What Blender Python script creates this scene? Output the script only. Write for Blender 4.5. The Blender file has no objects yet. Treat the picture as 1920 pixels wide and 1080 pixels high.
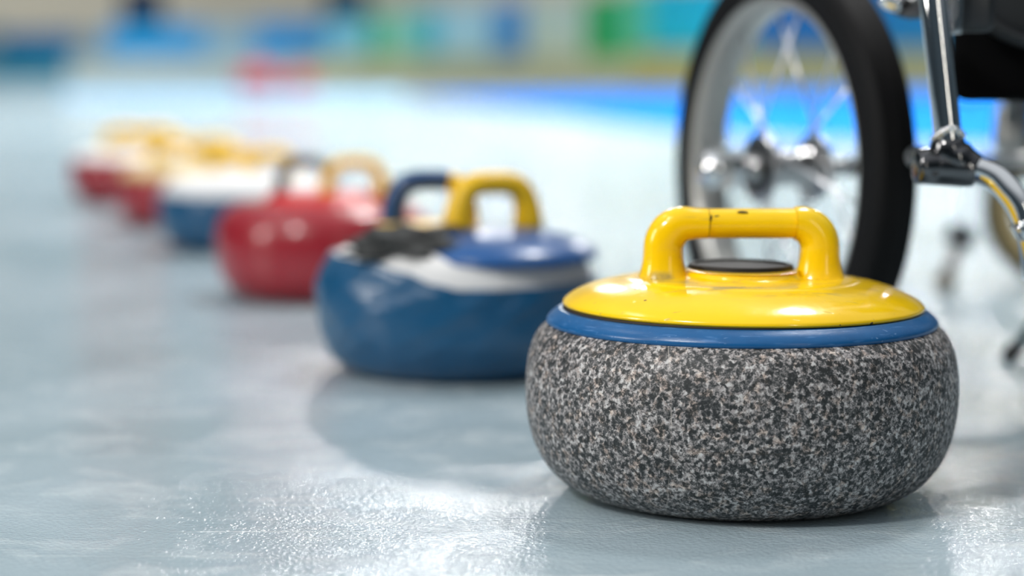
import bpy, bmesh, math, random
from mathutils import Vector, Matrix, noise
random.seed(7)
sc = bpy.context.scene
COL = sc.collection
# ------------------------------------------------------------------ camera
F_PX = 4000.0                 # focal length in pixels of the 1920 frame
HZ = 105.0                    # picture row of the horizon
CAM_Z = 0.294
PITCH = math.atan((540 - HZ) / F_PX)
cd = bpy.data.cameras.new('camera'); cam = bpy.data.objects.new('camera', cd); COL.objects.link(cam)
cam.location = (0, 0, CAM_Z); cam.rotation_euler = (math.pi / 2 - PITCH, 0, 0)
cd.sensor_width = 36; cd.lens = F_PX * 36 / 1920
cd.clip_start = 0.05; cd.clip_end = 200
cd.dof.use_dof = True; cd.dof.focus_distance = 1.325; cd.dof.aperture_fstop = 2.5; cd.dof.aperture_blades = 0
sc.camera = cam
sc.view_settings.view_transform = 'Standard'; sc.view_settings.look = 'None'
sc.view_settings.exposure = 0.0; sc.view_settings.gamma = 1.0; sc.view_settings.use_curve_mapping = False
# ------------------------------------------------------------------ hall ambient light, lamps and added fill lights
w = bpy.data.worlds.new('arena_light'); sc.world = w; w.use_nodes = True
nt = w.node_tree; nt.nodes.clear()
wo = nt.nodes.new('ShaderNodeOutputWorld'); bg = nt.nodes.new('ShaderNodeBackground')
tc = nt.nodes.new('ShaderNodeTexCoord'); sp = nt.nodes.new('ShaderNodeSeparateXYZ'); cr = nt.nodes.new('ShaderNodeValToRGB')
nt.links.new(tc.outputs['Generated'], sp.inputs[0]); nt.links.new(sp.outputs['Z'], cr.inputs[0])
e = cr.color_ramp.elements
e[0].position = 0.0; e[0].color = (0.62, 0.80, 0.92, 1)
e[1].position = 1.0; e[1].color = (1.0, 1.05, 1.10, 1)
for p_, c_ in ((.07, (.55, .70, .80)), (.15, (.26, .32, .36)), (.30, (.20, .23, .26)), (.5, (.34, .37, .40)), (.7, (.85, .90, .95))):
    x = e.new(p_); x.color = c_ + (1,)
nt.links.new(cr.outputs[0], bg.inputs[0]); bg.inputs[1].default_value = 0.62
nt.links.new(bg.outputs[0], wo.inputs[0])

def area(name, loc, target, sx, sy, power, color=(1, 1, 1)):
    l = bpy.data.lights.new(name, 'AREA'); l.shape = 'RECTANGLE'; l.size = sx; l.size_y = sy
    l.energy = power; l.color = color
    o = bpy.data.objects.new(name, l); COL.objects.link(o); o.location = loc
    o.rotation_euler = (Vector(target) - Vector(loc)).to_track_quat('-Z', 'Y').to_euler()
    return o
# a row of lamps across the far end of the hall, high above the boards
for i, lx in enumerate((-1.0, 0.7, 4.2, 6.4)):
    area('hall_lamp', (lx, 20, 6.0), (lx * .3, 6, 0), 0.9, 0.35, (165, 105, 150, 140)[i], (1.0, 0.98, 0.95))
# lamps over the sheet
for lx, ly, lz, pw in ((-2.6, 3.4, 4.6, 12), (-2.2, -0.2, 4.6, 22), (1.6, 4.4, 5.0, 115), (-4.5, 9.0, 7.0, 130), (1.2, 8.8, 7.5, 620), (5.5, 8.0, 7.0, 150), (-1.5, 14.0, 8.0, 420), (4.5, 14.5, 8.0, 420), (-6.0, 21.0, 8.0, 420)):
    area('sheet_lamp', (lx, ly, lz), (lx, ly, 0), 0.5, 1.2, pw, (1.0, 0.99, 0.97)).data.spread = math.radians(85)
for lx in (-7.0, 2.0):
    area('wall_fill_light', (lx, 27, 6), (lx * 1.1, 33, 1.2), 2.0, 0.5, 85, (1.0, 0.95, 0.86)).data.spread = math.radians(110)  # added fill lights, no fixture here: they brighten the back wall
area('side_fill_light', (-5.0, 0.3, 1.9), (0.1, 1.5, 0.1), 0.7, 1.6, 90, (1.0, 0.97, 0.92))  # added tall light at left: chrome stripe, lighter granite side, dome highlights
area('added_streak_light', (2.2, -2.6, 1.5), (0.35, 1.5, 0.3), 0.16, 2.2, 14, (1.0, 0.95, 0.85))  # added narrow light, only to draw a bright streak on the chrome tubes
area('near_lamp', (-1.9, -0.6, 2.6), (0.15, 1.6, 0.1), 0.35, 0.35, 72, (1.0, 0.98, 0.95))

# ------------------------------------------------------------------ helpers
def P(px, py, Y):
    """world point seen at picture point (px, py), lying in the plane y = Y"""
    dx = (px - 960) / F_PX; dz = (540 - py) / F_PX
    c, s = math.cos(PITCH), math.sin(PITCH)
    d = Vector((dx, c + dz * s, -s + dz * c))
    return Vector((0, 0, CAM_Z)) + d * (Y / d.y)
def G(px, py):
    """point on the ice seen at (px, py)"""
    dx = (px - 960) / F_PX; dz = (540 - py) / F_PX
    c, s = math.cos(PITCH), math.sin(PITCH)
    d = Vector((dx, c + dz * s, -s + dz * c))
    return Vector((0, 0, CAM_Z)) + d * (-CAM_Z / d.z)

def link(name, bm, mat, parent=None, smooth=True, angle=None):
    bmesh.ops.recalc_face_normals(bm, faces=bm.faces)
    me = bpy.data.meshes.new(name); bm.to_mesh(me); bm.free()
    o = bpy.data.objects.new(name, me); COL.objects.link(o)
    for p in me.polygons: p.use_smooth = smooth
    if mat:
        for m in (mat if isinstance(mat, (list, tuple)) else [mat]): me.materials.append(m)
    if smooth and angle:
        me.set_sharp_from_angle(angle=math.radians(angle))
    if parent: o.parent = parent
    return o
def tag(o, label=None, cat=None, group=None, kind=None):
    if label: o['label'] = label
    if cat: o['category'] = cat
    if group: o['group'] = group
    if kind: o['kind'] = kind
    return o
def empty(name, loc, rz=0):
    o = bpy.data.objects.new(name, None); COL.objects.link(o); o.location = loc; o.rotation_euler = (0, 0, rz)
    o.empty_display_size = 0.05
    return o
def catmull(pts, n=6):
    """smooth a coarse 2-D profile"""
    out = []
    m = len(pts)
    for i in range(m - 1):
        p0 = pts[max(i - 1, 0)]; p1 = pts[i]; p2 = pts[i + 1]; p3 = pts[min(i + 2, m - 1)]
        for k in range(n):
            t = k / n
            out.append(tuple(0.5 * (2 * b + (c - a) * t + (2 * a - 5 * b + 4 * c - d) * t * t + (-a + 3 * b - 3 * c + d) * t ** 3)
                             for a, b, c, d in zip(p0, p1, p2, p3)))
    out.append(tuple(pts[-1]))
    return out
def lathe(prof, n=96, fn=None, bm=None, a0=0, a1=2 * math.pi):
    """prof: (r, z) list, r = 0 ends are closed.  fn(vector, angle, i) may move points"""
    bm = bm or bmesh.new(); rows = []
    full = abs(a1 - a0 - 2 * math.pi) < 1e-6
    for i, (r, z) in enumerate(prof):
        if r < 1e-7:
            v = Vector((0, 0, z)); 
            if fn: v = fn(v, 0, i)
            rows.append([bm.verts.new(v)]); continue
        row = []
        for k in range(n if full else n + 1):
            a = a0 + (a1 - a0) * k / n
            v = Vector((r * math.cos(a), r * math.sin(a), z))
            if fn: v = fn(v, a, i)
            row.append(bm.verts.new(v))
        rows.append(row)
    for i in range(len(rows) - 1):
        A, B = rows[i], rows[i + 1]
        m = n if full else n
        for k in range(m):
            k2 = (k + 1) % len(A) if len(A) > 1 else 0
            j2 = (k + 1) % len(B) if len(B) > 1 else 0
            if len(A) == 1 and len(B) == 1: continue
            if len(A) == 1: f = (A[0], B[k], B[j2])
            elif len(B) == 1: f = (A[k], B[0], A[k2])
            else: f = (A[k], B[k], B[j2], A[k2])
            bm.faces.new(f)
    return bm
def tube(path, rad, n=20, bm=None, up=None, caps=True):
    """sweep an ellipse; rad: number, list of numbers or list of (side, up) pairs"""
    bm = bm or bmesh.new(); path = [Vector(p) for p in path]; m = len(path)
    if not isinstance(rad, (list, tuple)): rad = [rad] * m
    rings = []
    ref = Vector(up) if up else None
    prev = None
    for i in range(m):
        t = (path[min(i + 1, m - 1)] - path[max(i - 1, 0)]).normalized()
        if ref is not None: b = (ref - t * ref.dot(t)).normalized()
        else:
            if prev is None:
                s = Vector((0, 0, 1)) if abs(t.z) < .9 else Vector((1, 0, 0))
                b = (s - t * s.dot(t)).normalized()
            else: b = (prev - t * prev.dot(t)).normalized()
            prev = b
        a = t.cross(b)
        ra, rb = rad[i] if isinstance(rad[i], (list, tuple)) else (rad[i], rad[i])
        rings.append([bm.verts.new(path[i] + a * (ra * math.cos(2 * math.pi * k / n)) + b * (rb * math.sin(2 * math.pi * k / n))) for k in range(n)])
    for i in range(m - 1):
        for k in range(n):
            bm.faces.new((rings[i][k], rings[i][(k + 1) % n], rings[i + 1][(k + 1) % n], rings[i + 1][k]))
    if caps:
        bm.faces.new(list(reversed(rings[0]))); bm.faces.new(rings[-1])
    return bm
def smooth_path(pts, n=8):
    return [Vector(p) for p in catmull([tuple(q) for q in pts], n)]
def box(c, s, bm=None, rot=None, bevel=0.0, seg=2):
    b2 = bmesh.new(); bmesh.ops.create_cube(b2, size=1)
    for v in b2.verts: v.co = Vector((v.co.x * s[0], v.co.y * s[1], v.co.z * s[2]))
    if bevel: bmesh.ops.bevel(b2, geom=b2.edges[:], offset=bevel, segments=seg, affect='EDGES', profile=.5)
    M = Matrix.Translation(Vector(c)) @ (rot.to_4x4() if rot else Matrix.Identity(4))
    b2.transform(M)
    if bm is None: return b2
    me = bpy.data.meshes.new('t'); b2.to_mesh(me); b2.free(); bm.from_mesh(me); bpy.data.meshes.remove(me)
    return bm
def orient(bm, loc, axis):
    """turn a lathe (built round +Z) so that +Z points along axis, then move it"""
    q = Vector((0, 0, 1)).rotation_difference(Vector(axis).normalized())
    bm.transform(Matrix.Translation(Vector(loc)) @ q.to_matrix().to_4x4())
    return bm

# ------------------------------------------------------------------ materials
def mat(name):
    m = bpy.data.materials.new(name); m.use_nodes = True
    b = m.node_tree.nodes['Principled BSDF']
    return m, m.node_tree, b
def N(t, kind, **kw):
    n = t.nodes.new(kind)
    for k, v in kw.items():
        if k in n.inputs: n.inputs[k].default_value = v
        else: setattr(n, k, v)
    return n
def ramp(t, src, stops, interp='LINEAR'):
    r = t.nodes.new('ShaderNodeValToRGB'); r.color_ramp.interpolation = interp
    el = r.color_ramp.elements
    el[0].position, el[0].color = stops[0][0], stops[0][1]
    el[1].position, el[1].color = stops[-1][0], stops[-1][1]
    for p, c in stops[1:-1]:
        q = el.new(p); q.color = c
    t.links.new(src, r.inputs[0]); return r
def mix(t, fac, a, b, mode='MIX'):
    m = t.nodes.new('ShaderNodeMix'); m.data_type = 'RGBA'; m.blend_type = mode
    for sock, v in ((m.inputs[0], fac), (m.inputs[6], a), (m.inputs[7], b)):
        if isinstance(v, bpy.types.NodeSocket): t.links.new(v, sock)
        else: sock.default_value = v
    return m.outputs[2]
def mth(t, op, a, b=None, clamp=False):
    m = t.nodes.new('ShaderNodeMath'); m.operation = op; m.use_clamp = clamp
    for s, v in zip(m.inputs, (a, b)):
        if v is None: continue
        if isinstance(v, bpy.types.NodeSocket): t.links.new(v, s)
        else: s.default_value = v
    return m.outputs[0]
def g(v): return (v, v, v, 1)
def simple(name, col, rough=.4, metal=0, spec=.5, coat=0, bump=0, bscale=60, var=.12):
    m, t, b = mat(name)
    tcn = N(t, 'ShaderNodeTexCoord')
    n1 = N(t, 'ShaderNodeTexNoise', Scale=bscale * .3, Detail=4.0); t.links.new(tcn.outputs['Object'], n1.inputs['Vector'])
    c2 = tuple(max(0, c * (1 - var)) for c in col[:3]) + (1,)
    c1 = tuple(min(1, c * (1 + var)) for c in col[:3]) + (1,)
    t.links.new(mix(t, n1.outputs['Fac'], c2, c1), b.inputs['Base Color'])
    b.inputs['Roughness'].default_value = rough; b.inputs['Metallic'].default_value = metal
    b.inputs['Specular IOR Level'].default_value = spec
    b.inputs['Coat Weight'].default_value = coat; b.inputs['Coat Roughness'].default_value = .08
    if bump:
        n2 = N(t, 'ShaderNodeTexNoise', Scale=float(bscale), Detail=5.0); t.links.new(tcn.outputs['Object'], n2.inputs['Vector'])
        bp = N(t, 'ShaderNodeBump', Strength=bump, Distance=.002); t.links.new(n2.outputs['Fac'], bp.inputs['Height'])
        t.links.new(bp.outputs[0], b.inputs['Normal'])
    return m

def granite():
    m, t, b = mat('granite'); L = t.links.new
    tcn = N(t, 'ShaderNodeTexCoord'); O = tcn.outputs['Object']
    wn = N(t, 'ShaderNodeTexNoise', Scale=420.0, Detail=2.0); L(O, wn.inputs['Vector'])
    wv = t.nodes.new('ShaderNodeVectorMath'); wv.operation = 'MULTIPLY_ADD'
    L(wn.outputs['Color'], wv.inputs[0]); wv.inputs[1].default_value = (.004, .004, .004); L(O, wv.inputs[2])
    n1 = N(t, 'ShaderNodeTexNoise', Scale=330.0, Detail=6.0, Roughness=.68); L(wv.outputs[0], n1.inputs['Vector'])
    n2 = N(t, 'ShaderNodeTexNoise', Scale=55.0, Detail=3.0, Roughness=.6); L(O, n2.inputs['Vector'])
    vo = N(t, 'ShaderNodeTexVoronoi', Scale=420.0); L(wv.outputs[0], vo.inputs['Vector'])
    s = mth(t, 'ADD', n1.outputs['Fac'], mth(t, 'MULTIPLY', mth(t, 'SUBTRACT', n2.outputs['Fac'], .5), .22))
    vs = t.nodes.new('ShaderNodeSeparateColor'); L(vo.outputs['Color'], vs.inputs[0])
    s = mth(t, 'ADD', s, mth(t, 'MULTIPLY', mth(t, 'SUBTRACT', vs.outputs[0], .5), .14))
    r = ramp(t, s, [(.39, (.014, .017, .018, 1)), (.46, (.042, .045, .047, 1)), (.51, (.13, .13, .13, 1)), (.56, (.29, .26, .255, 1)), (.67, (.58, .575, .565, 1))])
    # warm feldspar grains
    n3 = N(t, 'ShaderNodeTexNoise', Scale=160.0, Detail=2.0); L(O, n3.inputs['Vector'])
    wr = ramp(t, n3.outputs['Fac'], [(.52, g(0)), (.66, g(1))])
    c = mix(t, mth(t, 'MULTIPLY', wr.outputs[0], .55), r.outputs[0], mix(t, 1.0, r.outputs[0], (1.25, .98, .78, 1), 'MULTIPLY'))
    n5 = N(t, 'ShaderNodeTexNoise', Scale=38.0, Detail=1.0); L(O, n5.inputs['Vector'])
    pr = ramp(t, n5.outputs['Fac'], [(.72, g(0)), (.78, g(1))])
    c = mix(t, pr.outputs[0], c, (.012, .012, .012, 1))
    # hairline scratch down the side and one across it
    se = N(t, 'ShaderNodeSeparateXYZ'); L(O, se.inputs[0])
    n4 = N(t, 'ShaderNodeTexNoise', Scale=40.0); L(O, n4.inputs['Vector'])
    xs = mth(t, 'ADD', se.outputs['X'], mth(t, 'MULTIPLY', mth(t, 'SUBTRACT', n4.outputs['Fac'], .5), .004))
    d1 = mth(t, 'ABSOLUTE', mth(t, 'ADD', xs, .060))
    l1 = mth(t, 'LESS_THAN', d1, .00035); l1 = mth(t, 'MULTIPLY', l1, mth(t, 'LESS_THAN', se.outputs['Y'], 0.0))
    c = mix(t, mth(t, 'MULTIPLY', mth(t, 'MULTIPLY', l1, ramp(t, n2.outputs['Fac'], [(.42, g(0)), (.62, g(1))]).outputs[0]), .5), c, (.55, .5, .45, 1))
    zz = mth(t, 'ABSOLUTE', mth(t, 'SUBTRACT', mth(t, 'ADD', se.outputs['Z'], mth(t, 'MULTIPLY', n4.outputs['Fac'], .0012)), .0525))
    l2 = mth(t, 'MULTIPLY', mth(t, 'LESS_THAN', zz, .0004), mth(t, 'LESS_THAN', mth(t, 'ABSOLUTE', mth(t, 'ADD', se.outputs['X'], .01)), .035))
    c = mix(t, mth(t, 'MULTIPLY', l2, .6), c, (.03, .025, .02, 1))
    L(c, b.inputs['Base Color'])
    b.inputs['Roughness'].default_value = .42; b.inputs['Specular IOR Level'].default_value = .45
    rr = ramp(t, n1.outputs['Fac'], [(.35, g(.62)), (.65, g(.34))]); L(rr.outputs[0], b.inputs['Roughness'])
    bp = N(t, 'ShaderNodeBump', Strength=.35, Distance=.0006); L(s, bp.inputs['Height']); L(bp.outputs[0], b.inputs['Normal'])
    return m

def plastic_yellow():
    m, t, b = mat('yellow_plastic'); L = t.links.new
    tcn = N(t, 'ShaderNodeTexCoord'); O = tcn.outputs['Object']
    n1 = N(t, 'ShaderNodeTexNoise', Scale=14.0, Detail=5.0, Roughness=.6); L(O, n1.inputs['Vector'])
    c = mix(t, ramp(t, n1.outputs['Fac'], [(.3, g(0)), (.7, g(1))]).outputs[0], (.94, .57, .001, 1), (1.0, .65, .001, 1))
    # grey grime worn into the middle of the lid
    se = N(t, 'ShaderNodeSeparateXYZ'); L(O, se.inputs[0])
    mp = N(t, 'ShaderNodeMapping'); mp.inputs['Scale'].default_value = (26, 60, 26); L(O, mp.inputs[0])
    n2 = N(t, 'ShaderNodeTexNoise', Scale=1.0, Detail=6.0, Roughness=.62); L(mp.outputs[0], n2.inputs['Vector'])
    st = ramp(t, n2.outputs['Fac'], [(.53, g(0)), (.66, g(1))]).outputs[0]
    flat = ramp(t, se.outputs['Z'], [(.1428, g(0)), (.1448, g(1))]).outputs[0]
    low = ramp(t, se.outputs['Z'], [(.1484, g(1)), (.1524, g(0))]).outputs[0]
    msk = mth(t, 'MULTIPLY', mth(t, 'MULTIPLY', st, flat), low)
    c = mix(t, mth(t, 'MULTIPLY', msk, .75), c, (.30, .24, .10, 1))
    # specks and nicks
    vo = N(t, 'ShaderNodeTexVoronoi', Scale=55.0); L(O, vo.inputs['Vector'])
    n3 = N(t, 'ShaderNodeTexNoise', Scale=20.0); L(O, n3.inputs['Vector'])
    dot = mth(t, 'MULTIPLY', mth(t, 'LESS_THAN', vo.outputs['Distance'], .075), mth(t, 'GREATER_THAN', n3.outputs['Fac'], .56))
    c = mix(t, mth(t, 'MULTIPLY', dot, .9), c, (.06, .03, .01, 1))
    # thin scratches
    mp2 = N(t, 'ShaderNodeMapping'); mp2.inputs['Rotation'].default_value = (0, 0, .5); mp2.inputs['Scale'].default_value = (10, 420, 300); L(O, mp2.inputs[0])
    n6 = N(t, 'ShaderNodeTexNoise', Scale=1.0, Detail=2.0); L(mp2.outputs[0], n6.inputs['Vector'])
    sc_ = ramp(t, n6.outputs['Fac'], [(.70, g(0)), (.74, g(1))]).outputs[0]
    c = mix(t, mth(t, 'MULTIPLY', sc_, .5), c, (.45, .33, .08, 1))
    L(c, b.inputs['Base Color'])
    rr = ramp(t, n1.outputs['Fac'], [(.3, g(.16)), (.7, g(.26))]); L(rr.outputs[0], b.inputs['Roughness'])
    b.inputs['Coat Weight'].default_value = .35; b.inputs['Coat Roughness'].default_value = .05; b.inputs['Specular IOR Level'].default_value = .35
    n5 = N(t, 'ShaderNodeTexNoise', Scale=45.0, Detail=3.0); L(O, n5.inputs['Vector'])
    hb = mth(t, 'SUBTRACT', n5.outputs['Fac'], mth(t, 'MULTIPLY', sc_, .3))
    bp = N(t, 'ShaderNodeBump', Strength=.35, Distance=.0012); L(hb, bp.inputs['Height']); L(bp.outputs[0], b.inputs['Normal']); L(bp.outputs[0], b.inputs['Coat Normal'])
    b.inputs['Subsurface Weight'].default_value = .0
    return m

def plastic_blue():
    m, t, b = mat('blue_plastic'); L = t.links.new
    tcn = N(t, 'ShaderNodeTexCoord'); O = tcn.outputs['Object']
    n1 = N(t, 'ShaderNodeTexNoise', Scale=60.0, Detail=6.0, Roughness=.7); L(O, n1.inputs['Vector'])
    mp2 = N(t, 'ShaderNodeMapping'); mp2.inputs['Rotation'].default_value = (.2, .3, .9); mp2.inputs['Scale'].default_value = (30, 600, 600); L(O, mp2.inputs[0])
    n6 = N(t, 'ShaderNodeTexNoise', Scale=1.0, Detail=3.0); L(mp2.outputs[0], n6.inputs['Vector'])
    s1 = ramp(t, n6.outputs['Fac'], [(.66, g(0)), (.72, g(1))]).outputs[0]
    mp3 = N(t, 'ShaderNodeMapping'); mp3.inputs['Scale'].default_value = (60, 60, 700); L(O, mp3.inputs[0])
    n7 = N(t, 'ShaderNodeTexNoise', Scale=1.0, Detail=3.0); L(mp3.outputs[0], n7.inputs['Vector'])
    s2 = ramp(t, n7.outputs['Fac'], [(.60, g(0)), (.70, g(1))]).outputs[0]
    c = mix(t, n1.outputs['Fac'], (.003, .068, .20, 1), (.006, .12, .33, 1))
    c = mix(t, mth(t, 'MULTIPLY', s1, .45), c, (.25, .42, .70, 1))
    c = mix(t, mth(t, 'MULTIPLY', s2, .25), c, (.16, .34, .66, 1))
    L(c, b.inputs['Base Color']); b.inputs['Roughness'].default_value = .3
    bp = N(t, 'ShaderNodeBump', Strength=.4, Distance=.0005); L(n1.outputs['Fac'], bp.inputs['Height']); L(bp.outputs[0], b.inputs['Normal'])
    return m

def ice():
    m, t, b = mat('ice'); L = t.links.new
    tcn = N(t, 'ShaderNodeTexCoord'); O = tcn.outputs['Object']
    n1 = N(t, 'ShaderNodeTexNoise', Scale=2.2, Detail=5.0, Roughness=.6, Distortion=.6); L(O, n1.inputs['Vector'])
    n2 = N(t, 'ShaderNodeTexNoise', Scale=14.0, Detail=6.0, Roughness=.65, Distortion=.8); L(O, n2.inputs['Vector'])
    c = mix(t, ramp(t, n1.outputs['Fac'], [(.3, g(0)), (.7, g(1))]).outputs[0], (.27, .355, .39, 1), (.42, .515, .57, 1))
    c = mix(t, mth(t, 'MULTIPLY', ramp(t, n2.outputs['Fac'], [(.5, g(0)), (.75, g(1))]).outputs[0], .5), c, (.70, .76, .79, 1))
    def scratch(rot, sx, sy, lo, hi, seed):
        mp = N(t, 'ShaderNodeMapping'); mp.inputs['Rotation'].default_value = (0, 0, rot); mp.inputs['Scale'].default_value = (sx, sy, 1)
        mp.inputs['Location'].default_value = (seed, seed * 1.7, 0); L(O, mp.inputs[0])
        n = N(t, 'ShaderNodeTexNoise', Scale=1.0, Detail=3.0, Roughness=.55, Distortion=.25); L(mp.outputs[0], n.inputs['Vector'])
        return ramp(t, n.outputs['Fac'], [(lo, g(0)), (hi, g(1))]).outputs[0]
    s = scratch(.12, 5, 230, .63, .72, 1.3)
    s = mth(t, 'MAXIMUM', s, scratch(-.45, 4, 160, .66, .74, 5.1))
    s = mth(t, 'MAXIMUM', s, scratch(1.0, 4, 200, .67, .75, 9.7))
    s = mth(t, 'MAXIMUM', s, scratch(.75, 3, 60, .68, .78, 3.7))
    gate = ramp(t, n2.outputs['Fac'], [(.42, g(.15)), (.6, g(1))]).outputs[0]
    s = mth(t, 'MULTIPLY', s, gate)
    c = mix(t, mth(t, 'MULTIPLY', s, .6), c, (.86, .90, .92, 1))
    # frosty grains
    vo = N(t, 'ShaderNodeTexNoise', Scale=420.0, Detail=3.0, Roughness=.7); L(O, vo.inputs['Vector'])
    fr = mth(t, 'MULTIPLY', ramp(t, vo.outputs['Fac'], [(.60, g(0)), (.70, g(1))]).outputs[0], ramp(t, n2.outputs['Fac'], [(.5, g(0)), (.7, g(1))]).outputs[0])
    c = mix(t, mth(t, 'MULTIPLY', fr, .5), c, (.85, .88, .9, 1))
    L(c, b.inputs['Base Color'])
    b.inputs['IOR'].default_value = 1.33
    rg = mth(t, 'ADD', ramp(t, n1.outputs['Fac'], [(.35, g(.045)), (.65, g(.10))]).outputs[0], mth(t, 'MULTIPLY', s, .2))
    L(rg, b.inputs['Roughness'])
    # relief: pebbled skin, swirls, scratches
    p1 = N(t, 'ShaderNodeTexNoise', Scale=300.0, Detail=2.0, Roughness=.55); L(O, p1.inputs['Vector'])
    p2 = N(t, 'ShaderNodeTexNoise', Scale=60.0, Detail=3.0, Roughness=.6, Distortion=1.2); L(O, p2.inputs['Vector'])
    h = mth(t, 'ADD', mth(t, 'MULTIPLY', p1.outputs['Fac'], mth(t, 'ADD', mth(t, 'MULTIPLY', gate, .0009), .0011)), mth(t, 'MULTIPLY', p2.outputs['Fac'], .00018))
    h = mth(t, 'ADD', h, mth(t, 'MULTIPLY', s, .0004))
    bp = N(t, 'ShaderNodeBump', Strength=.55, Distance=1.0); L(h, bp.inputs['Height']); L(bp.outputs[0], b.inputs['Normal'])
    return m

M = {}
M['granite'] = granite(); M['yellow'] = plastic_yellow(); M['blue'] = plastic_blue(); M['ice'] = ice()
M['black'] = simple('black_rubber', (.012, .012, .013), .45, bump=.3, bscale=200)
M['gap'] = simple('dark_seam', (.02, .012, .004), .7)
M['cap'] = simple('black_cap', (.016, .014, .012), .5, spec=.25)
M['chrome'] = simple('chrome', (.88, .89, .90), .04, 1.0, var=.03, bump=.05, bscale=30)
M['steel'] = simple('brushed_steel', (.50, .50, .50), .28, 1.0, bump=.1, bscale=120)
M['alu'] = simple('rim_aluminium', (.42, .42, .40), .38, .75, bump=.05)
M['spoke'] = simple('spoke_steel', (.75, .76, .78), .3, .8)
M['tyre'] = simple('tyre_rubber', (.004, .004, .0045), .65, spec=.18, bump=.5, bscale=300)
M['seat'] = simple('black_upholstery', (.0012, .0012, .0015), .8, spec=.06, bump=.4, bscale=500)
M['darkmetal'] = simple('black_metal', (.03, .032, .035), .35, .4)
M['tan'] = simple('tan_rim', (.32, .25, .12), .45, .2)
M['navyv'] = simple('navy_vinyl', (.003, .072, .17), .32, coat=.2, bump=.5, bscale=22, var=.2)
M['redv'] = simple('red_vinyl', (.30, .008, .018), .30, coat=.3, bump=.25, bscale=18, var=.15)
M['redtop'] = simple('bright_red_plastic', (.55, .02, .02), .4, coat=.1)
M['white'] = simple('white_fabric', (.70, .70, .70), .7, bump=.5, bscale=80, var=.06)
M['cream'] = simple('cream_fabric', (.55, .43, .22), .7, bump=.4, bscale=80, var=.1)
M['bluelid'] = simple('bright_blue_vinyl', (.002, .075, .26), .3, coat=.1, bump=.4, bscale=20, var=.15)
M['blackcloth'] = simple('black_cloth', (.02, .022, .022), .7, bump=.8, bscale=90)
M['yel'] = simple('yellow_handle_plastic', (.80, .48, .003), .4, coat=0, var=.08)
M['navyh'] = simple('navy_handle_plastic', (.008, .05, .15), .35, coat=.2)
M['amber'] = simple('amber_plastic', (.70, .32, .01), .35)
M['blackh'] = simple('black_handle_plastic', (.03, .035, .04), .4)

# ------------------------------------------------------------------ the hall
bm = bmesh.new()
vs = [bm.verts.new(v) for v in ((-30, -8, 0), (30, -8, 0), (30, 34, 0), (-30, 34, 0))]; bm.faces.new(vs)
floor = link('floor', bm, M['ice'], smooth=False); tag(floor, 'pale grey scratched ice sheet of the rink', 'ice', kind='structure')

def slab(name, pts, z0, z1, m):
    bm = bmesh.new()
    lo = [bm.verts.new((p[0], p[1], z0)) for p in pts]; hi = [bm.verts.new((p[0], p[1], z1)) for p in pts]
    bm.faces.new(hi); bm.faces.new(list(reversed(lo)))
    k = len(pts)
    for i in range(k): bm.faces.new((lo[i], lo[(i + 1) % k], hi[(i + 1) % k], hi[i]))
    return link(name, bm, m, smooth=False)
paint = simple('blue_paint', (.001, .10, .38), .9, spec=.05)
pale = simple('pale_blue_ice', (.17, .33, .48), .7, spec=.2)
# bright blue painted field at the far side, its near edge curving away to the left
edge = [(760, 187), (900, 199), (1050, 218), (1180, 236), (1300, 250), (1500, 263), (1700, 270), (1960, 276), (2300, 282)]
far = [(2300, 160), (1960, 163), (1500, 168), (1100, 174), (760, 183)]
o = slab('trim_1', [G(*p).xy for p in edge + far], 0.0005, 0.003, paint)
tag(o, 'bright blue painted field on the far ice', 'painted ice', kind='structure')
edge = [(120, 194), (420, 192), (760, 194), (760, 186)]; far = [(760, 172), (420, 172), (120, 176)]
o = slab('trim_2', [G(*p).xy for p in edge[:3] + far], 0.0004, 0.0025, pale)
tag(o, 'pale blue strip across the far ice', 'painted ice', kind='structure')

def wall_strip(name, pts, z0, z1, th, m, sm=False):
    """upright board following pts (plan), th deep behind"""
    bm = bmesh.new(); rows = []
    for i, p in enumerate(pts):
        p = Vector(p[:2]); q = Vector(pts[min(i + 1, len(pts) - 1)][:2]); r = Vector(pts[max(i - 1, 0)][:2])
        d = (q - r).normalized(); nrm = Vector((-d.y, d.x))
        if nrm.y < 0: nrm = -nrm
        b_ = p + nrm * th
        rows.append([bm.verts.new((p.x, p.y, z0)), bm.verts.new((p.x, p.y, z1)), bm.verts.new((b_.x, b_.y, z1)), bm.verts.new((b_.x, b_.y, z0))])
    for a, b_ in zip(rows, rows[1:]):
        for k in range(4): bm.faces.new((a[k], b_[k], b_[(k + 1) % 4], a[(k + 1) % 4]))
    bm.faces.new(rows[0]); bm.faces.new(list(reversed(rows[-1])))
    return link(name, bm, m, smooth=sm)
def zat(py, Y): return P(960, py, Y).z
def ground_Y(py): return G(960, py).y
beige = simple('beige_kerb', (.50, .48, .28), .6, bscale=8)
greyk = simple('grey_kerb', (.40, .46, .44), .6, bscale=8)
YB = lambda px: 19.0 + max(0, (1290 - px)) * .0050        # the boards run off towards the left
def plan(px, off=0.0):
    Y = YB(px) + off; return (P(px, 300, Y).x, Y)
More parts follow.
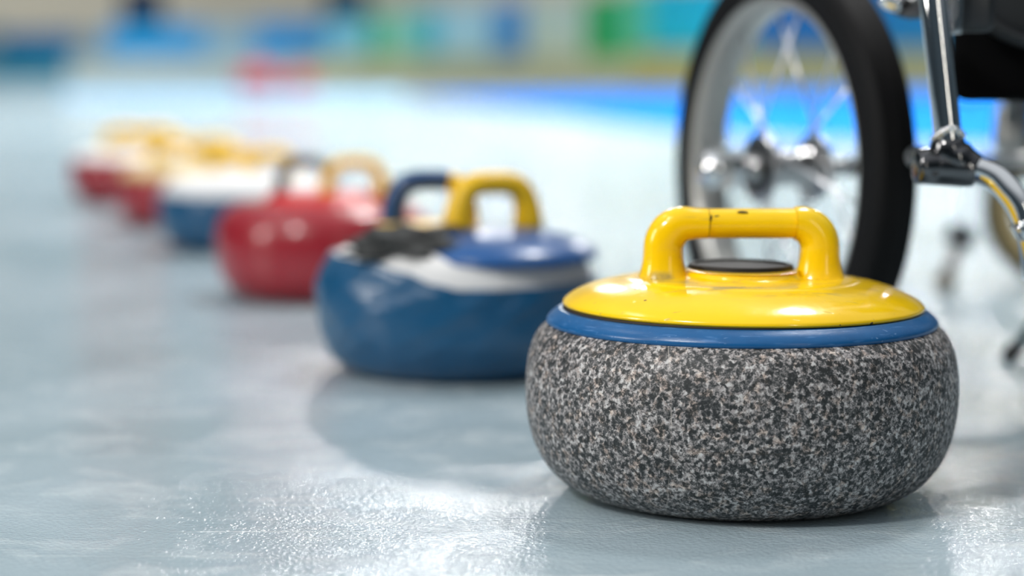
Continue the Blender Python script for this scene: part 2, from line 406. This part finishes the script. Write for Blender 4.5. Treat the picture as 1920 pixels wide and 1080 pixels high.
for nm, xs, m_, lb in (('trim_3', (1180, 1400, 1700, 2100), simple('yellow_kerb', (.42, .37, .13), .6, bscale=8), 'yellowish low kerb below the boards'),
                       ('trim_4', (560, 700, 900, 1180), beige, 'beige low kerb below the boards'),
                       ('trim_5', (130, 300, 560), greyk, 'grey low kerb at the far left'),
                       ('trim_6', (-300, 0, 130), simple('teal_kerb', (.02, .18, .26), .6), 'dark teal kerb at the far left')):
    o = wall_strip(nm, [plan(x_, -.3) for x_ in xs], 0, .34 if nm == 'trim_3' else .28, .25, m_)
    tag(o, lb, 'kerb', kind='structure')
# boards: picture columns, top row in picture, colour
boards = [(-260, 0, 46, (.25, .30, .30), 'grey'), (0, 150, 60, (.006, .12, .28), 'dark blue'), (150, 200, 62, (.20, .26, .28), 'grey'),
          (200, 385, 46, (.012, .26, .56), 'medium blue'), (385, 480, 46, (.20, .34, .44), 'grey blue'), (480, 615, 42, (.008, .24, .55), 'deep blue'),
          (615, 690, 30, (.18, .50, .66), 'light blue'), (690, 722, 25, (.05, .42, .22), 'narrow green'), (722, 785, 20, (.25, .62, .50), 'mint'),
          (785, 825, 15, (.05, .48, .62), 'turquoise'), (825, 925, 10, (.42, .70, .82), 'pale sky blue'), (925, 985, 5, (.06, .30, .68), 'royal blue'),
          (985, 1095, 0, (.60, .72, .62), 'cream'), (1095, 1165, -10, (.02, .42, .12), 'vivid green'), (1165, 1215, -20, (.12, .62, .38), 'light green'),
          (1215, 1400, -30, (.008, .50, .64), 'cyan'), (1400, 1640, -40, (.008, .15, .42), 'bright blue'), (1640, 1800, -40, (.01, .20, .42), 'dusky blue'), (1800, 2150, -40, (.01, .18, .5), 'darker blue')]
for x0, x1, top, col, nm in boards:
    b = wall_strip('advertising_board', [plan(x0 + 1), plan((x0 + x1) / 2), plan(x1 - 1)], .0, zat(top, YB((x0 + x1) / 2)), .05, simple('board_' + nm.replace(' ', '_'), col, .5, bscale=3, var=.18))
    tag(b, nm + ' panel in the row of rink-side boards, out of focus', 'board', 'rink-side boards')
def wallbox(name, c, s, m, lb):
    o = link(name, box(c, s), m, smooth=False); tag(o, lb, 'wall', kind='structure'); return o
hallm = simple('hall_wall', (.72, .67, .56), .8, bscale=2)
darkw = simple('hall_wall_dark', (.10, .13, .15), .8, bscale=2)
wallbox('wall_back', (0, 33, 1.6), (60, .3, 3.2), hallm, 'tan wall at the far end of the hall')
wallbox('wall_right', (11, 12, 2.0), (.3, 40, 4.0), darkw, 'dark wall along the right side of the hall')
wallbox('wall_left', (-13, 12, 2.0), (.3, 40, 4.0), darkw, 'dark wall along the left side of the hall')
wallbox('wall_front', (0, -7.5, 2.0), (60, .3, 4.0), darkw, 'dark wall behind the camera')
# dark seats/drapes seen over the boards
for x0, x1, t0, b0, nm in ((228, 305, -30, 34, 'dark navy drape hanging over the boards, left one'), (608, 690, -30, 30, 'dark navy drape hanging over the boards, right one')):
    Y = 29.5; a = P(x0, b0, Y); c = P(x1, t0, Y)
    bm = bmesh.new(); n_ = 40; cols_ = []
    for i in range(n_ + 1):
        u = i / n_; xx = a.x + (c.x - a.x) * u; yy = Y + .03 * math.sin(u * 40)
        cols_.append([bm.verts.new((xx, yy, 0.0)), bm.verts.new((xx, yy, c.z)), bm.verts.new((xx, yy + .02, c.z)), bm.verts.new((xx, yy + .02, 0.0))])
    for p_, q_ in zip(cols_, cols_[1:]):
        for k in range(4): bm.faces.new((p_[k], q_[k], q_[(k + 1) % 4], p_[(k + 1) % 4]))
    bm.faces.new(cols_[0]); bm.faces.new(cols_[-1])
    tag(link('drape', bm, simple('navy_drape', (.01, .05, .14), .8)), nm, 'drape')

# ------------------------------------------------------------------ the front stone
S1 = P(1385, 918, 1.43); S1.z = 0
TOP = -.0067      # the fittings sit on the granite
st = empty('curling_stone', S1, 0)
tag(st, 'grey granite curling stone with yellow handle and blue rim, nearest and in focus', 'curling stone')
prof = [(0, .006), (.072, .006), (.084, .004), (.090, .0005), (.096, 0), (.103, .0010), (.112, .0042), (.1225, .0105), (.1325, .0210),
        (.1395, .0340), (.1437, .0490), (.1452, .0650), (.1449, .0800), (.1430, .0930), (.1388, .1040), (.1330, .1105), (.1260, .1140), (.115, .1155), (0, .1155)]
prof = [(r, z * 1.025) for r, z in prof]
body = link('granite_body', lathe(catmull(prof, 5), 160), M['granite'], st)
ring = [(.112, .1212), (.1215, .1214), (.127, .1208), (.1300, .1213), (.1312, .1232), (.1306, .1256), (.1280, .1285), (.1240, .1312), (.1225, .1320), (.119, .1322), (.112, .1322)]
link('rim_band', lathe([(r, z + TOP) for r, z in catmull(ring, 3)], 160), M['blue'], st)
link('seam', lathe([(r, z + TOP) for r, z in [(.110, .1305), (.1195, .1307), (.1202, .1320), (.1202, .1333), (.1185, .1343), (.110, .1343)]], 128), M['gap'], st)
dome = [(.108, .1355), (.1185, .1355), (.1208, .1364), (.1212, .1376), (.1200, .1395), (.1145, .1436), (.1045, .1482), (.0920, .1518), (.0800, .1538), (.0765, .1547), (.073, .1552), (.060, .1556), (.044, .1558), (.0400, .1564), (.0385, .1580), (.0368, .1598), (.0350, .1604), (0, .1604)]
lid = link('lid', lathe([(r, z + TOP - .0026) for r, z in catmull(dome, 4)], 160), M['yellow'], st); lid.rotation_euler = (0, math.radians(.45), 0)
# raised cap at the centre of the lid
cap = lathe(catmull([(0, .1595), (.0345, .1595), (.0355, .1605), (.0354, .1622), (.0340, .1630), (.0315, .1627), (.0295, .1615), (0, .1615)], 3), 64)
cap.transform(Matrix.Translation((0, .012, TOP - .0022)))
o = link('centre_cap', cap, M['cap'], lid); o['label'] = 'black round cap behind the handle'
# handle: two flared legs joined by a bar
def handle_path(w_, zb, zt, rc, k=8):
    pts = [(-w_, zb)]; z_ = zb
    for i in range(1, 9): pts.append((-w_, zb + (zt - rc - zb) * i / 8))
    for i in range(1, k + 1):
        a = math.pi - (math.pi / 2) * i / k; pts.append((-w_ + rc + rc * math.cos(a), zt - rc + rc * math.sin(a)))
    L_ = [(p[0], p[1]) for p in pts]
    n_ = 14
    for i in range(1, n_): L_.append((-w_ + rc + (2 * w_ - 2 * rc) * i / n_, zt))
    return L_ + [(-p[0], p[1]) for p in reversed(pts)]
hp = handle_path(.0528, .1490, .1890, .0165)
def hrad(x_, z_):
    # side-plane half width, depth half width
    u = max(0.0, min(1.0, (z_ - .1490) / .030)); fl = (1 - u) ** 3.2 * .0055
    leg = max(0.0, min(1.0, (abs(x_) - .030) / .018))
    return (.0128 + fl, (.0103 + .0029 * leg) + fl)
full = [Vector((p[0], 0, p[1] + TOP)) for p in hp]
hl = [(p, hrad(p.x, p.z - TOP)) for p in full]
def seg(cond, shrink=0):
    q = [(p, r_) for p, r_ in hl if cond(p)]
    return [p for p, _ in q], [(r_[0] - shrink, r_[1] - shrink) for _, r_ in q]
XA, XB = -.0232, .0360
for nm, cond, ext in (('handle_leg', lambda p: p.x <= XA, XA), ('handle_leg', lambda p: p.x >= XB, XB)):
    pp, rr_ = seg(cond)
    if ext < 0: pp.append(Vector((XA, 0, .189 + TOP))); rr_.append(hrad(XA, .189))
    else: pp.insert(0, Vector((XB, 0, .189 + TOP))); rr_.insert(0, hrad(XB, .189))
    o = link(nm, tube(pp, rr_, 32, up=(0, 0, 0) if 0 else None), M['yellow'], st) if 0 else None
    bmh = bmesh.new(); nseg = 36; rings = []
    for i, p in enumerate(pp):
        t_ = (pp[min(i + 1, len(pp) - 1)] - pp[max(i - 1, 0)]).normalized(); d_ = Vector((0, 1, 0)); s_ = t_.cross(d_)
        ra, rb = rr_[i]
        rings.append([bmh.verts.new(p + d_ * (ra * math.copysign(abs(math.cos(a)) ** .9, math.cos(a))) + s_ * (rb * math.copysign(abs(math.sin(a)) ** .9, math.sin(a)))) for a in [2 * math.pi * k / nseg for k in range(nseg)]])
    for i in range(len(rings) - 1):
        for k in range(nseg): bmh.faces.new((rings[i][k], rings[i][(k + 1) % nseg], rings[i + 1][(k + 1) % nseg], rings[i + 1][k]))
    bmh.faces.new(rings[0]); bmh.faces.new(rings[-1])
    link(nm, bmh, M['yellow'], st, angle=50)
gp = [Vector((XA + .0006 + (XB - XA - .0008) * i / 10, 0, .1889 + TOP)) for i in range(11)]
grip = link('grip', tube(gp, [(.0113, .0101)] * 11, 36, up=(0, 0, 1)), M['yellow'], st, angle=50)
link('grip_core', tube([Vector((XA - .002, 0, .189 + TOP)), Vector((XB + .002, 0, .189 + TOP))], [(.0108, .0096)] * 2, 24, up=(0, 0, 1)), M['gap'], st)
# chips on the grip: dark nicks set into the bar
def chip(loc, s, rot=0):
    b_ = bmesh.new(); bmesh.ops.create_icosphere(b_, subdivisions=2, radius=1)
    for v in b_.verts:
        k = 1 + .35 * noise.noise(v.co * 2.3 + Vector(loc) * 90)
        v.co = Vector((v.co.x * s[0] * k, v.co.y * s[1], v.co.z * s[2] * k))
    b_.transform(Matrix.Translation(Vector(loc) + Vector((0, 0, TOP))) @ Matrix.Rotation(rot, 4, 'Y'))
    return b_
for q in (((-.0005, -.0074, .1968), (.0042, .0010, .0010), .05), ((-.0222, -.0098, .1905), (.0008, .0014, .0050), .12), ((-.0185, -.0088, .1943), (.0028, .001, .0006), -.15)):
    link('nick', chip(*q), M['gap'], grip)
st.rotation_euler = (0, 0, math.radians(1.5))

# ------------------------------------------------------------------ covered stones
def arch(w_, h_, r_, n=20, bend=0.0):
    """path of a hoop handle, base at z=0"""
    out = []
    for i in range(n + 1):
        a = math.pi * i / n
        xx = -w_ * math.copysign(abs(math.cos(a)) ** .62, math.cos(a)); zz = h_ * abs(math.sin(a)) ** .62
        out.append(Vector((xx, bend * zz, zz)))
    return out
def hoop(name, parent, loc, rz, w_, h_, r_, m, lean=0.0, part=(0, 1), nm2=None):
    pts = arch(w_, h_, r_, 32); k0 = int(part[0] * 32); k1 = int(part[1] * 32)
    R = Matrix.Translation(Vector(loc)) @ Matrix.Rotation(rz, 4, 'Z') @ Matrix.Rotation(lean, 4, 'X')
    pts = [R @ p for p in pts[k0:k1 + 1]]
    rr = [r_ * (1 + .25 * max(0, 1 - i / 5) + .25 * max(0, 1 - (len(pts) - 1 - i) / 5)) if part == (0, 1) else r_ for i in range(len(pts))]
    return link(name, tube(pts, rr, 20), m, parent)
def wob(v, a, amp, f, seed):
    n_ = noise.noise(Vector((math.cos(a) * f, math.sin(a) * f, v.z * 18 + seed)))
    n2 = noise.noise(Vector((math.cos(a) * f * 3, math.sin(a) * f * 3, v.z * 50 + seed)))
    k = 1 + amp * (n_ + .4 * n2)
    return Vector((v.x * k, v.y * k, v.z))
R2 = .1345
def body_prof(R, H, base=.62):
    return [(0, .001), (R * .58, .0005), (R * .70, 0), (R * .79, .0035), (R * .89, .014 * H / .12), (R * .96, .032 * H / .12), (R * .99, .052 * H / .12), (R, .070 * H / .12),
            (R * .985, .088 * H / .12), (R * .94, .103 * H / .12), (R * .87, .113 * H / .12), (R * .76, .119 * H / .12), (R * .6, H), (0, H * 1.01)]
def hoops(t, specs):
    for sp_ in specs:
        o = hoop('carry_handle', t, *sp_[:-1]); 
        if sp_[-1]: o['label'] = sp_[-1]

# second stone: blue cover with white collar, black cloth and blue lid
c2 = P(858, 690, 2.055); c2 = G(858, 690); t = empty('covered_curling_stone', (c2.x, c2.y, 0), 0)
tag(t, 'curling stone in a navy blue cover with white collar, black cloth and yellow loop handle', 'curling stone')
RA = 262 * c2.y / F_PX
pr = catmull(body_prof(RA, .128), 5)
link('collar', lathe([(r * .985, z) for r, z in pr], 96, lambda v, a, i: wob(v, a, .012, 1.3, 3)), M['white'], t)
def top_edge(a):
    # height of the cover's upper edge round the stone (angle 0 = +X, -90 deg = towards camera)
    d = math.degrees(a) % 360
    keys = [(0, .098), (60, .100), (120, .108), (170, .119), (200, .120), (232, .118), (250, .110), (263, .100), (273, .0950), (300, .095), (360, .098)]
    for (a0, z0), (a1, z1) in zip(keys, keys[1:]):
        if a0 <= d <= a1:
            u = (d - a0) / (a1 - a0); u = u * u * (3 - 2 * u); return z0 + (z1 - z0) * u
    return .098
def prof_r(z, prof):
    for (r0, z0), (r1, z1) in zip(prof[6:], prof[7:]):
        if z0 <= z <= z1 and z1 > z0: return r0 + (r1 - r0) * (z - z0) / (z1 - z0)
    return prof[-1][0]
bmc = bmesh.new(); rows = []
t.scale = (1, 1, .93)
NA = 128; NZ = 34
for j in range(NZ + 1):
    row = []
    for k in range(NA):
        a = 2 * math.pi * k / NA; zt = top_edge(a); u = j / NZ
        z = .0005 + (zt - .0005) * (u ** .9); r = prof_r(z, pr) * 1.012 + .0008
        if j >= NZ - 1: r += .0012
        v = Vector((r * math.cos(a), r * math.sin(a), z))
        # long soft folds
        f1 = noise.noise(Vector((a * 2.1 + z * 26, z * 9, 4.2))); f2 = noise.noise(Vector((a * 5 - z * 60, z * 30, 9.1)))
        k_ = 1 + (.026 * f1 + .014 * f2 - .012 * max(0, 1 - abs(f2) * 9)) * min(1, u * 4)
        row.append(bmc.verts.new((v.x * k_, v.y * k_, v.z)))
    rows.append(row)
inner = [bmc.verts.new((v.co.x * .975, v.co.y * .975, v.co.z - .001)) for v in rows[-1]]
rows.append(inner)
for A, B in zip(rows, rows[1:]):
    for k in range(NA): bmc.faces.new((A[k], A[(k + 1) % NA], B[(k + 1) % NA], B[k]))
link('cover', bmc, M['navyv'], t)
# blue lid: cushion on the right part of the top
def cushion(cx, cy, z0, rx, ry, h, seed, f=1.6, amp=.25):
    b_ = bmesh.new(); bmesh.ops.create_uvsphere(b_, u_segments=48, v_segments=24, radius=1)
    for v in b_.verts:
        n_ = noise.noise(v.co * f + Vector((seed, 0, 0))); k = 1 + amp * n_
        z = v.co.z; z = z * h if z > 0 else z * h * .35
        v.co = Vector((cx + v.co.x * rx * k, cy + v.co.y * ry * k, z0 + z * (1 + amp * n_)))
    return b_
o = link('top_pad', cushion(.036, -.018, .1175, .096, .106, .028, 2.0, amp=.0), M['bluelid'], t); o['label'] = 'shiny bright blue top pad'
o = link('folded_cloth', cushion(-.040, -.048, .126, .060, .056, .024, 7.0, f=2.6, amp=.4), M['blackcloth'], t); o['label'] = 'crumpled black cloth'
o = link('handle_base', lathe(catmull([(0, .128), (.050, .128), (.052, .132), (.050, .143), (.044, .147), (0, .148)], 3), 48), M['yel'], t); o.location = (-.028, .012, 0)
hoops(t, [((.034, -.012, .138), math.radians(24), .036, .052, .0116, M['yel'], 0.0, (0, 1), 'yellow loop handle'),
          ((-.026, .030, .138), math.radians(8), .036, .052, .0108, M['navyh'], 0.0, (0, .62), 'navy blue loop handle'),
          ((-.026, .030, .138), math.radians(8), .036, .052, .0105, M['yel'], 0.0, (.62, 1), 'yellow half of the navy loop handle')])

def covered(cx, gy, halfpx, mlow, mtop, H, ztop, spec, label, name='covered_curling_stone', band=0, seed=1, base=None, group=None, sz=1):
    c = G(cx, gy); t = empty(name, (c.x, c.y, 0), 0); tag(t, label, 'curling stone', group); t.scale = (1, 1, sz)
    R = halfpx * c.y / F_PX; pr = catmull(body_prof(R, H), 5)
    if band:
        link('collar', lathe([(r * .985, z) for r, z in pr], 80, lambda v, a, i: wob(v, a, .01, 1.2, seed)), mtop, t)
        low = [p for p in pr if p[1] <= band or p[0] > R * .99]; low = [(r * 1.01, z) for r, z in low if z <= band]
        low.append((low[-1][0] * .975, low[-1][1] + .0005))
        link('cover', lathe(low, 80, lambda v, a, i: wob(v, a, .012, 1.2, seed)), mlow, t)
    else:
        link('cover', lathe(pr, 96, lambda v, a, i: wob(v, a, .006, 1.1, seed)), mlow, t)
    if base is not None:
        o = link('handle_base', lathe(catmull([(0, H * .96), (R * .52, H * .96), (R * .54, H + .004), (R * .5, ztop - .004), (R * .44, ztop), (0, ztop + .001)], 3), 48), base, t)
    hoops(t, spec)
    return t
covered(607, 553, 202, M['redv'], None, .128, .140,
        [((-.024, .02, .132), math.radians(10), .030, .050, .0078, M['blackh'], 0, (0, 1), 'black loop handle'),
         ((.040, -.006, .132), math.radians(12), .034, .050, .0085, M['yel'], 0, (0, 1), 'yellow loop handle')],
        'glossy all-red curling stone with one black and one yellow loop handle', name='curling_stone', base=M['redtop'], seed=2, sz=.905)
covered(462, 464, 163, M['navyv'], M['white'], .128, .136,
        [((-.02, .01, .130), math.radians(10), .030, .038, .0115, M['yel'], 0, (0, 1), None), ((.040, -.012, .130), math.radians(10), .028, .038, .0115, M['yel'], 0, (0, 1), None)],
        'curling stone in a navy blue cover with plain white top, behind the red stone', band=.100, seed=3, base=M['white'], sz=.87)
covered(358, 419, 140, M['redv'], M['cream'], .125, .140,
        [((-.02, .0, .130), math.radians(5), .036, .040, .014, M['yel'], 0, (0, 1), None), ((.042, .0, .130), math.radians(5), .032, .040, .014, M['yel'], 0, (0, 1), None)],
        'curling stone with red cover and cream yellow top, second from far end of row', band=.104, seed=5, base=M['cream'], sz=.84)
covered(257, 378, 123, M['redv'], M['white'], .122, .138,
        [((-.02, .0, .130), math.radians(5), .036, .040, .014, M['yel'], 0, (0, 1), None), ((.042, .0, .130), math.radians(5), .032, .040, .014, M['yel'], 0, (0, 1), None)],
        'curling stone with red cover and pinkish white top, farthest in the row', band=.106, seed=6, base=M['cream'], sz=.84)
covered(484, 173, 42, M['redtop'], None, .17, .19, [((0, 0, .18), 0, .045, .05, .012, M['redtop'], 0, (0, 1), None)],
        'tiny distant red stone near the boards, left one', name='distant_curling_stone', base=M['redtop'])
covered(564, 173, 28, M['redtop'], M['white'], .13, .15, [((0, 0, .14), 0, .04, .045, .012, M['redtop'], 0, (0, 1), None)],
        'tiny distant red stone near the boards, right one', name='distant_curling_stone', base=M['redtop'])

# ------------------------------------------------------------------ the wheelchair
WY = 1.95
hubc = P(1475, 315, WY); RW = hubc.z
ax = Vector((-.925, -.38, 0)).normalized(); tn = Vector((ax.y * -1, ax.x, 0)).normalized()
wc = empty('wheelchair', (hubc.x, hubc.y, 0))
tag(wc, 'wheelchair with spoked front wheel, chrome frame and black seat behind the nearest stone', 'wheelchair')
def wl(o, parent=None):
    """build in world space, then parent to the chair keeping its place"""
    o.parent = parent or wc
    o.matrix_parent_inverse = Matrix.Identity(4) if parent else Matrix.Translation(-wc.location)
    return o
wheel = lathe(catmull([(RW - .036, -.017), (RW - .030, -.0195), (RW - .016, -.0220), (RW - .006, -.019), (RW - .0012, -.012), (RW, 0), (RW - .0012, .012), (RW - .006, .019), (RW - .016, .0220), (RW - .030, .0195), (RW - .036, .017), (RW - .036, -.017)], 3), 128)
def treadfn(bm):
    # fine circumferential grooves
    for v in bm.verts:
        r = math.hypot(v.co.x, v.co.y)
        if r > RW - .012 and abs(abs(v.co.z) - .0085) < .0035: v.co.x *= (r - .0018) / r; v.co.y *= (r - .0018) / r
    return bm
whl = link('tyre', orient(treadfn(wheel), hubc, ax), M['tyre'])
FW = o = link('front_wheel', orient(lathe(catmull([(RW - .034, -.0175), (RW - .043, -.0165), (RW - .047, -.012), (RW - .050, 0), (RW - .047, .012), (RW - .043, .0165), (RW - .034, .0175), (RW - .034, -.0175)], 3), 128), hubc, ax), M['alu']); wl(o); o['label'] = 'spoked front wheel with grey metal rim'; wl(whl, FW); whl['label'] = 'black rubber tyre'
hub = lathe([(0, -.072), (.0075, -.072), (.0075, -.040), (.012, -.038), (.014, -.032), (.031, -.030), (.031, -.026), (.019, -.023), (.016, 0), (.019, .023), (.031, .026), (.031, .030), (.014, .032), (.012, .038), (.0095, .040), (.0095, .056), (0, .056)], 48)
o = link('hub', orient(hub, hubc, ax), M['steel'], angle=35); wl(o, FW)
o = link('hub_disc', orient(lathe([(0, .034), (.0225, .034), (.0225, .031), (.0235, .0305), (0, .0305)], 40), hubc, ax), M['darkmetal'], angle=35); wl(o, FW)
nut = lathe(catmull([(0, .050), (.015, .050), (.0175, .056), (.0178, .074), (.0145, .084), (.007, .089), (0, .090)], 3), 40)
o = link('axle_nut', orient(nut, hubc, ax), M['chrome']); wl(o, FW); o['label'] = 'polished chrome axle nut'
tn = Vector((0, 0, 1)).cross(ax).normalized()
NS = 16
for k in range(NS):
    side = 1 if k % 2 else -1
    a_r = 2 * math.pi * (k + .5) / NS; a_h = a_r + (1.25 if (k // 2) % 2 else -1.25)
    p0 = hubc + ax * (side * .028) + (tn * math.cos(a_h) + Vector((0, 0, 1)) * math.sin(a_h)) * .023
    p1 = hubc + ax * (side * .004) + (tn * math.cos(a_r) + Vector((0, 0, 1)) * math.sin(a_r)) * (RW - .047)
    o = link('spoke', tube([p0, p1], .0016, 8), M['spoke']); wl(o, FW)
# axle carried on to the frame behind the tyre
axl = hubc - ax * .15
o = link('axle', tube([hubc - ax * .06, axl], .0085, 20), M['darkmetal']); wl(o)
FY = 1.50
K = P(1778, 312, FY)      # the lug
o = link('axle_bracket', tube(smooth_path([axl + ax * .012, axl + Vector((.012, -.06, -.002)), K + Vector((-.004, .10, .002)), K], 6), .0085, 20), M['darkmetal']); wl(o)
# chrome down tube, its weld, lug and curved lower tube
T0 = P(1715, -330, FY + .045); T1 = P(1778, 262, FY)
o = link('down_tube', tube([T0, T0.lerp(T1, .5), T1, P(1781, 290, FY)], [.0098, .0098, .0098, .0096], 40), M['chrome']); wl(o)
weld = bmesh.new()
ctr = P(1777, 252, FY); axis_t = (T1 - T0).normalized()
q = Vector((0, 0, 1)).rotation_difference(axis_t)
for k in range(40):
    a = 2 * math.pi * k / 40
    v = q @ Vector((math.cos(a) * .0102, math.sin(a) * .0102, .0022 * math.sin(2 * a)))
    b_ = bmesh.new(); bmesh.ops.create_icosphere(b_, subdivisions=2, radius=.0021 + .0004 * math.sin(k * 2.1)); b_.transform(Matrix.Translation(ctr + v))
    me = bpy.data.meshes.new('t'); b_.to_mesh(me); b_.free(); weld.from_mesh(me); bpy.data.meshes.remove(me)
o = link('weld_bead', weld, M['chrome']); wl(o)
lugp = smooth_path([P(1716, 312, FY - .006), P(1726, 312, FY - .005), P(1750, 312, FY), P(1785, 314, FY), P(1812, 316, FY), P(1822, 316, FY)], 5)
n_ = len(lugp)
rad = []
for i in range(n_):
    u = i / (n_ - 1)
    rad.append(.0045 + .0080 * math.sqrt(1 - (1 - u / .16) ** 2) if u < .16 else (.0125 + .0008 * math.sin((u - .16) / .84 * math.pi)))
o = link('lug', tube(lugp, rad, 36), simple('blackened_chrome', (.14, .14, .145), .12, 1.0)); wl(o); o['label'] = 'dark polished joint lug'
gus = smooth_path([P(1778, 258, FY), P(1780, 285, FY + .001), P(1800, 306, FY + .001), P(1835, 322, FY)], 6)
o = link('gusset', tube(gus, [.0104 + .0045 * math.sin(math.pi * i / (len(gus) - 1)) for i in range(len(gus))], 32), bpy.data.materials['blackened_chrome']); wl(o)
low = smooth_path([P(1790, 318, FY), P(1828, 318, FY - .002), P(1866, 334, FY - .006), P(1897, 366, FY - .012), P(1918, 402, FY - .016), P(1934, 450, FY - .02), P(1944, 520, FY - .02)], 7)
o = link('lower_tube', tube(low, .0098, 40), M['chrome']); wl(o)
cl = bmesh.new(); box(P(1926, 428, FY - .022), (.018, .024, .013), cl, Matrix.Rotation(-.45, 3, 'Y'), .003, 3)
o = link('clamp', cl, M['chrome'], angle=40); wl(o)
# footplate carried by the lower tube, just out of the picture
fp = bmesh.new(); box(P(1944, 520, FY - .02) + Vector((.085, 0, -.012)), (.075, .13, .012), fp, None, .004)
o = link('foot_plate', fp, M['darkmetal'], angle=40); wl(o)
# black seat and its underside hardware
SY = 1.66
a = P(1780, 190, SY); b_ = P(2140, -420, SY)
RS = Matrix.Rotation(math.radians(-16), 3, 'Z'); sw = b_.x - a.x
o = link('seat', box(Vector((a.x, SY, (a.z + b_.z) / 2)) + RS @ Vector((sw / 2, .18, 0)), (sw, .36, b_.z - a.z), None, RS, .012, 3), M['seat'], angle=40); wl(o)
arc = [P(1960 + 150 * math.cos(u), -60 + 140 * math.sin(u), SY - .03) for u in [math.radians(20 + i * 7) for i in range(24)]]
o = link('guard_ring', tube(arc, [(.0105, .006)] * len(arc), 24), M['darkmetal']); wl(o)
o = link('guard_disc', orient(lathe(catmull([(0, 0), (.030, 0), (.037, .004), (.039, .012), (.037, .018), (0, .020)], 3), 64), P(1925, -12, SY - .02), (0, 1, 0)), M['darkmetal'], angle=40); wl(o)
bolt = orient(lathe(catmull([(0, -.022), (.0055, -.022), (.0062, -.018), (.0062, .012), (.0075, .014), (.0075, .024), (0, .024)], 3), 32), P(1791, 5, FY + .03), (0.05, 0, 1))
o = link('clamp_bolt', bolt, M['chrome'], angle=50); wl(o)
o = link('side_clamp', box(P(1822, 8, FY + .045), (.030, .024, .040), None, None, .006, 3), M['darkmetal'], angle=40); wl(o)
# brake lever above the tyre
lv = smooth_path([P(1650, -40, 1.62), P(1676, -2, 1.62), P(1704, 14, 1.62), P(1740, 6, 1.58), P(1775, -40, 1.54)], 6)
o = link('brake_lever', tube(lv, [.0085] * len(lv), 24), M['darkmetal']); wl(o)
o = link('lever_knob', orient(lathe(catmull([(0, -.009), (.006, -.008), (.0078, 0), (.006, .008), (0, .009)], 4), 32), P(1672, 2, 1.605), (1, -.2, -.5)), M['chrome']); wl(o)
# cross tube to the far side and its fitting
o = link('cross_tube', tube([P(1822, 300, 2.02), P(2120, 296, 2.10)], .0060, 20), M['steel']); wl(o)
o = link('cross_tube_rear', tube([P(1800, 326, 2.15), P(2120, 322, 2.2)], .0062, 20), M['darkmetal']); wl(o)
o = link('tube_fitting', orient(lathe(catmull([(0, -.028), (.012, -.026), (.017, -.012), (.014, .006), (.009, .024), (0, .026)], 4), 32), P(1890, 243, 2.20), (-.15, 0, 1)), M['alu']); wl(o)
bk = bmesh.new(); box(P(1905, 215, 2.3), (.030, .03, .06), bk, None, .005)
o = link('side_bracket', bk, M['darkmetal'], angle=40); wl(o)
o = link('upright_tube', tube([P(1893, 240, 2.2), P(1900, 120, 2.1), P(1905, 0, 2.0)], .007, 20), M['darkmetal']); wl(o)
# far caster wheel at the right edge
cy = 2.72; cc = P(1990, 392, cy); RC = cc.z
cax = Vector((-.35, -.93, .0)).normalized()
CW = o = link('caster_wheel', orient(lathe(catmull([(RC - .015, -.0105), (RC - .036, -.008), (RC - .038, 0), (RC - .036, .008), (RC - .015, .0105), (RC - .015, -.0105)], 3), 96), cc, cax), M['tan']); wl(o); o['label'] = 'tan rimmed caster wheel'
o = link('tyre', orient(lathe(catmull([(RC - .016, -.012), (RC - .006, -.014), (RC, 0), (RC - .006, .014), (RC - .016, .012), (RC - .016, -.012)], 3), 96), cc, cax), M['tyre']); wl(o, CW)
o = link('hub', orient(lathe([(0, -.02), (.012, -.02), (.012, .02), (0, .02)], 24), cc, cax), M['steel'], angle=40); wl(o, CW)
for k in range(6):
    a_ = math.pi * 2 * k / 6; t2 = Vector((0, 0, 1)).cross(cax).normalized()
    dvec = t2 * math.cos(a_) + Vector((0, 0, 1)) * math.sin(a_)
    o = link('spoke', tube([cc + dvec * .01, cc + dvec * (RC - .036)], .0022, 8), M['steel']); wl(o, CW)
o = link('caster_stem', tube([cc + cax * .02, cc + cax * .022 + Vector((.01, 0, .06)), P(2000, 300, 2.2)], .006, 16), M['darkmetal']); wl(o)
# small rear anti-tip caster on a thin rod
ay = 2.66; aw = P(1772, 528, ay); ra_ = aw.z
o = link('anti_tip_wheel', orient(lathe(catmull([(0, -.009), (ra_ * .8, -.009), (ra_, -.004), (ra_, .004), (ra_ * .8, .009), (0, .009)], 3), 32), aw, (-.9, -.4, 0)), simple('brown_rubber', (.16, .13, .09), .6)); wl(o)
o = link('anti_tip_fork', tube(smooth_path([aw, P(1782, 500, ay), P(1796, 465, ay), P(1806, 436, ay)], 5), [.008] * 16, 16), simple('brown_grey_metal', (.22, .19, .17), .4, .5)); wl(o)
hs = bmesh.new(); box(P(1800, 442, ay), (.034, .03, .026), hs, Matrix.Rotation(.3, 3, 'Y'), .007, 3)
o = link('anti_tip_socket', hs, M['darkmetal'], angle=40); wl(o)
o = link('anti_tip_rod', tube([P(1806, 436, ay), P(1818, 380, 2.5), P(1830, 326, 2.16)], .0022, 10), M['spoke']); wl(o)

# dark delivery stick at the right edge, its tip on the ice
tip = G(1893, 682)
ds = empty('delivery_stick', (tip.x, tip.y, 0)); tag(ds, 'dark stick leaning up off the right edge with its tip on the ice', 'stick')
L0 = Vector((0, 0, .008)); L1 = Vector((.075, .01, .10)); L2 = L0 + (L1 - L0) * 6
o = link('shaft', tube([L0, L2], .0062, 16), simple('slate_shaft', (.05, .09, .10), .4), ds)
o = link('tip', orient(lathe(catmull([(0, -.008), (.005, -.007), (.008, 0), (.0075, .012), (0, .012)], 3), 24), L0, (L1 - L0)), M['black'], ds)
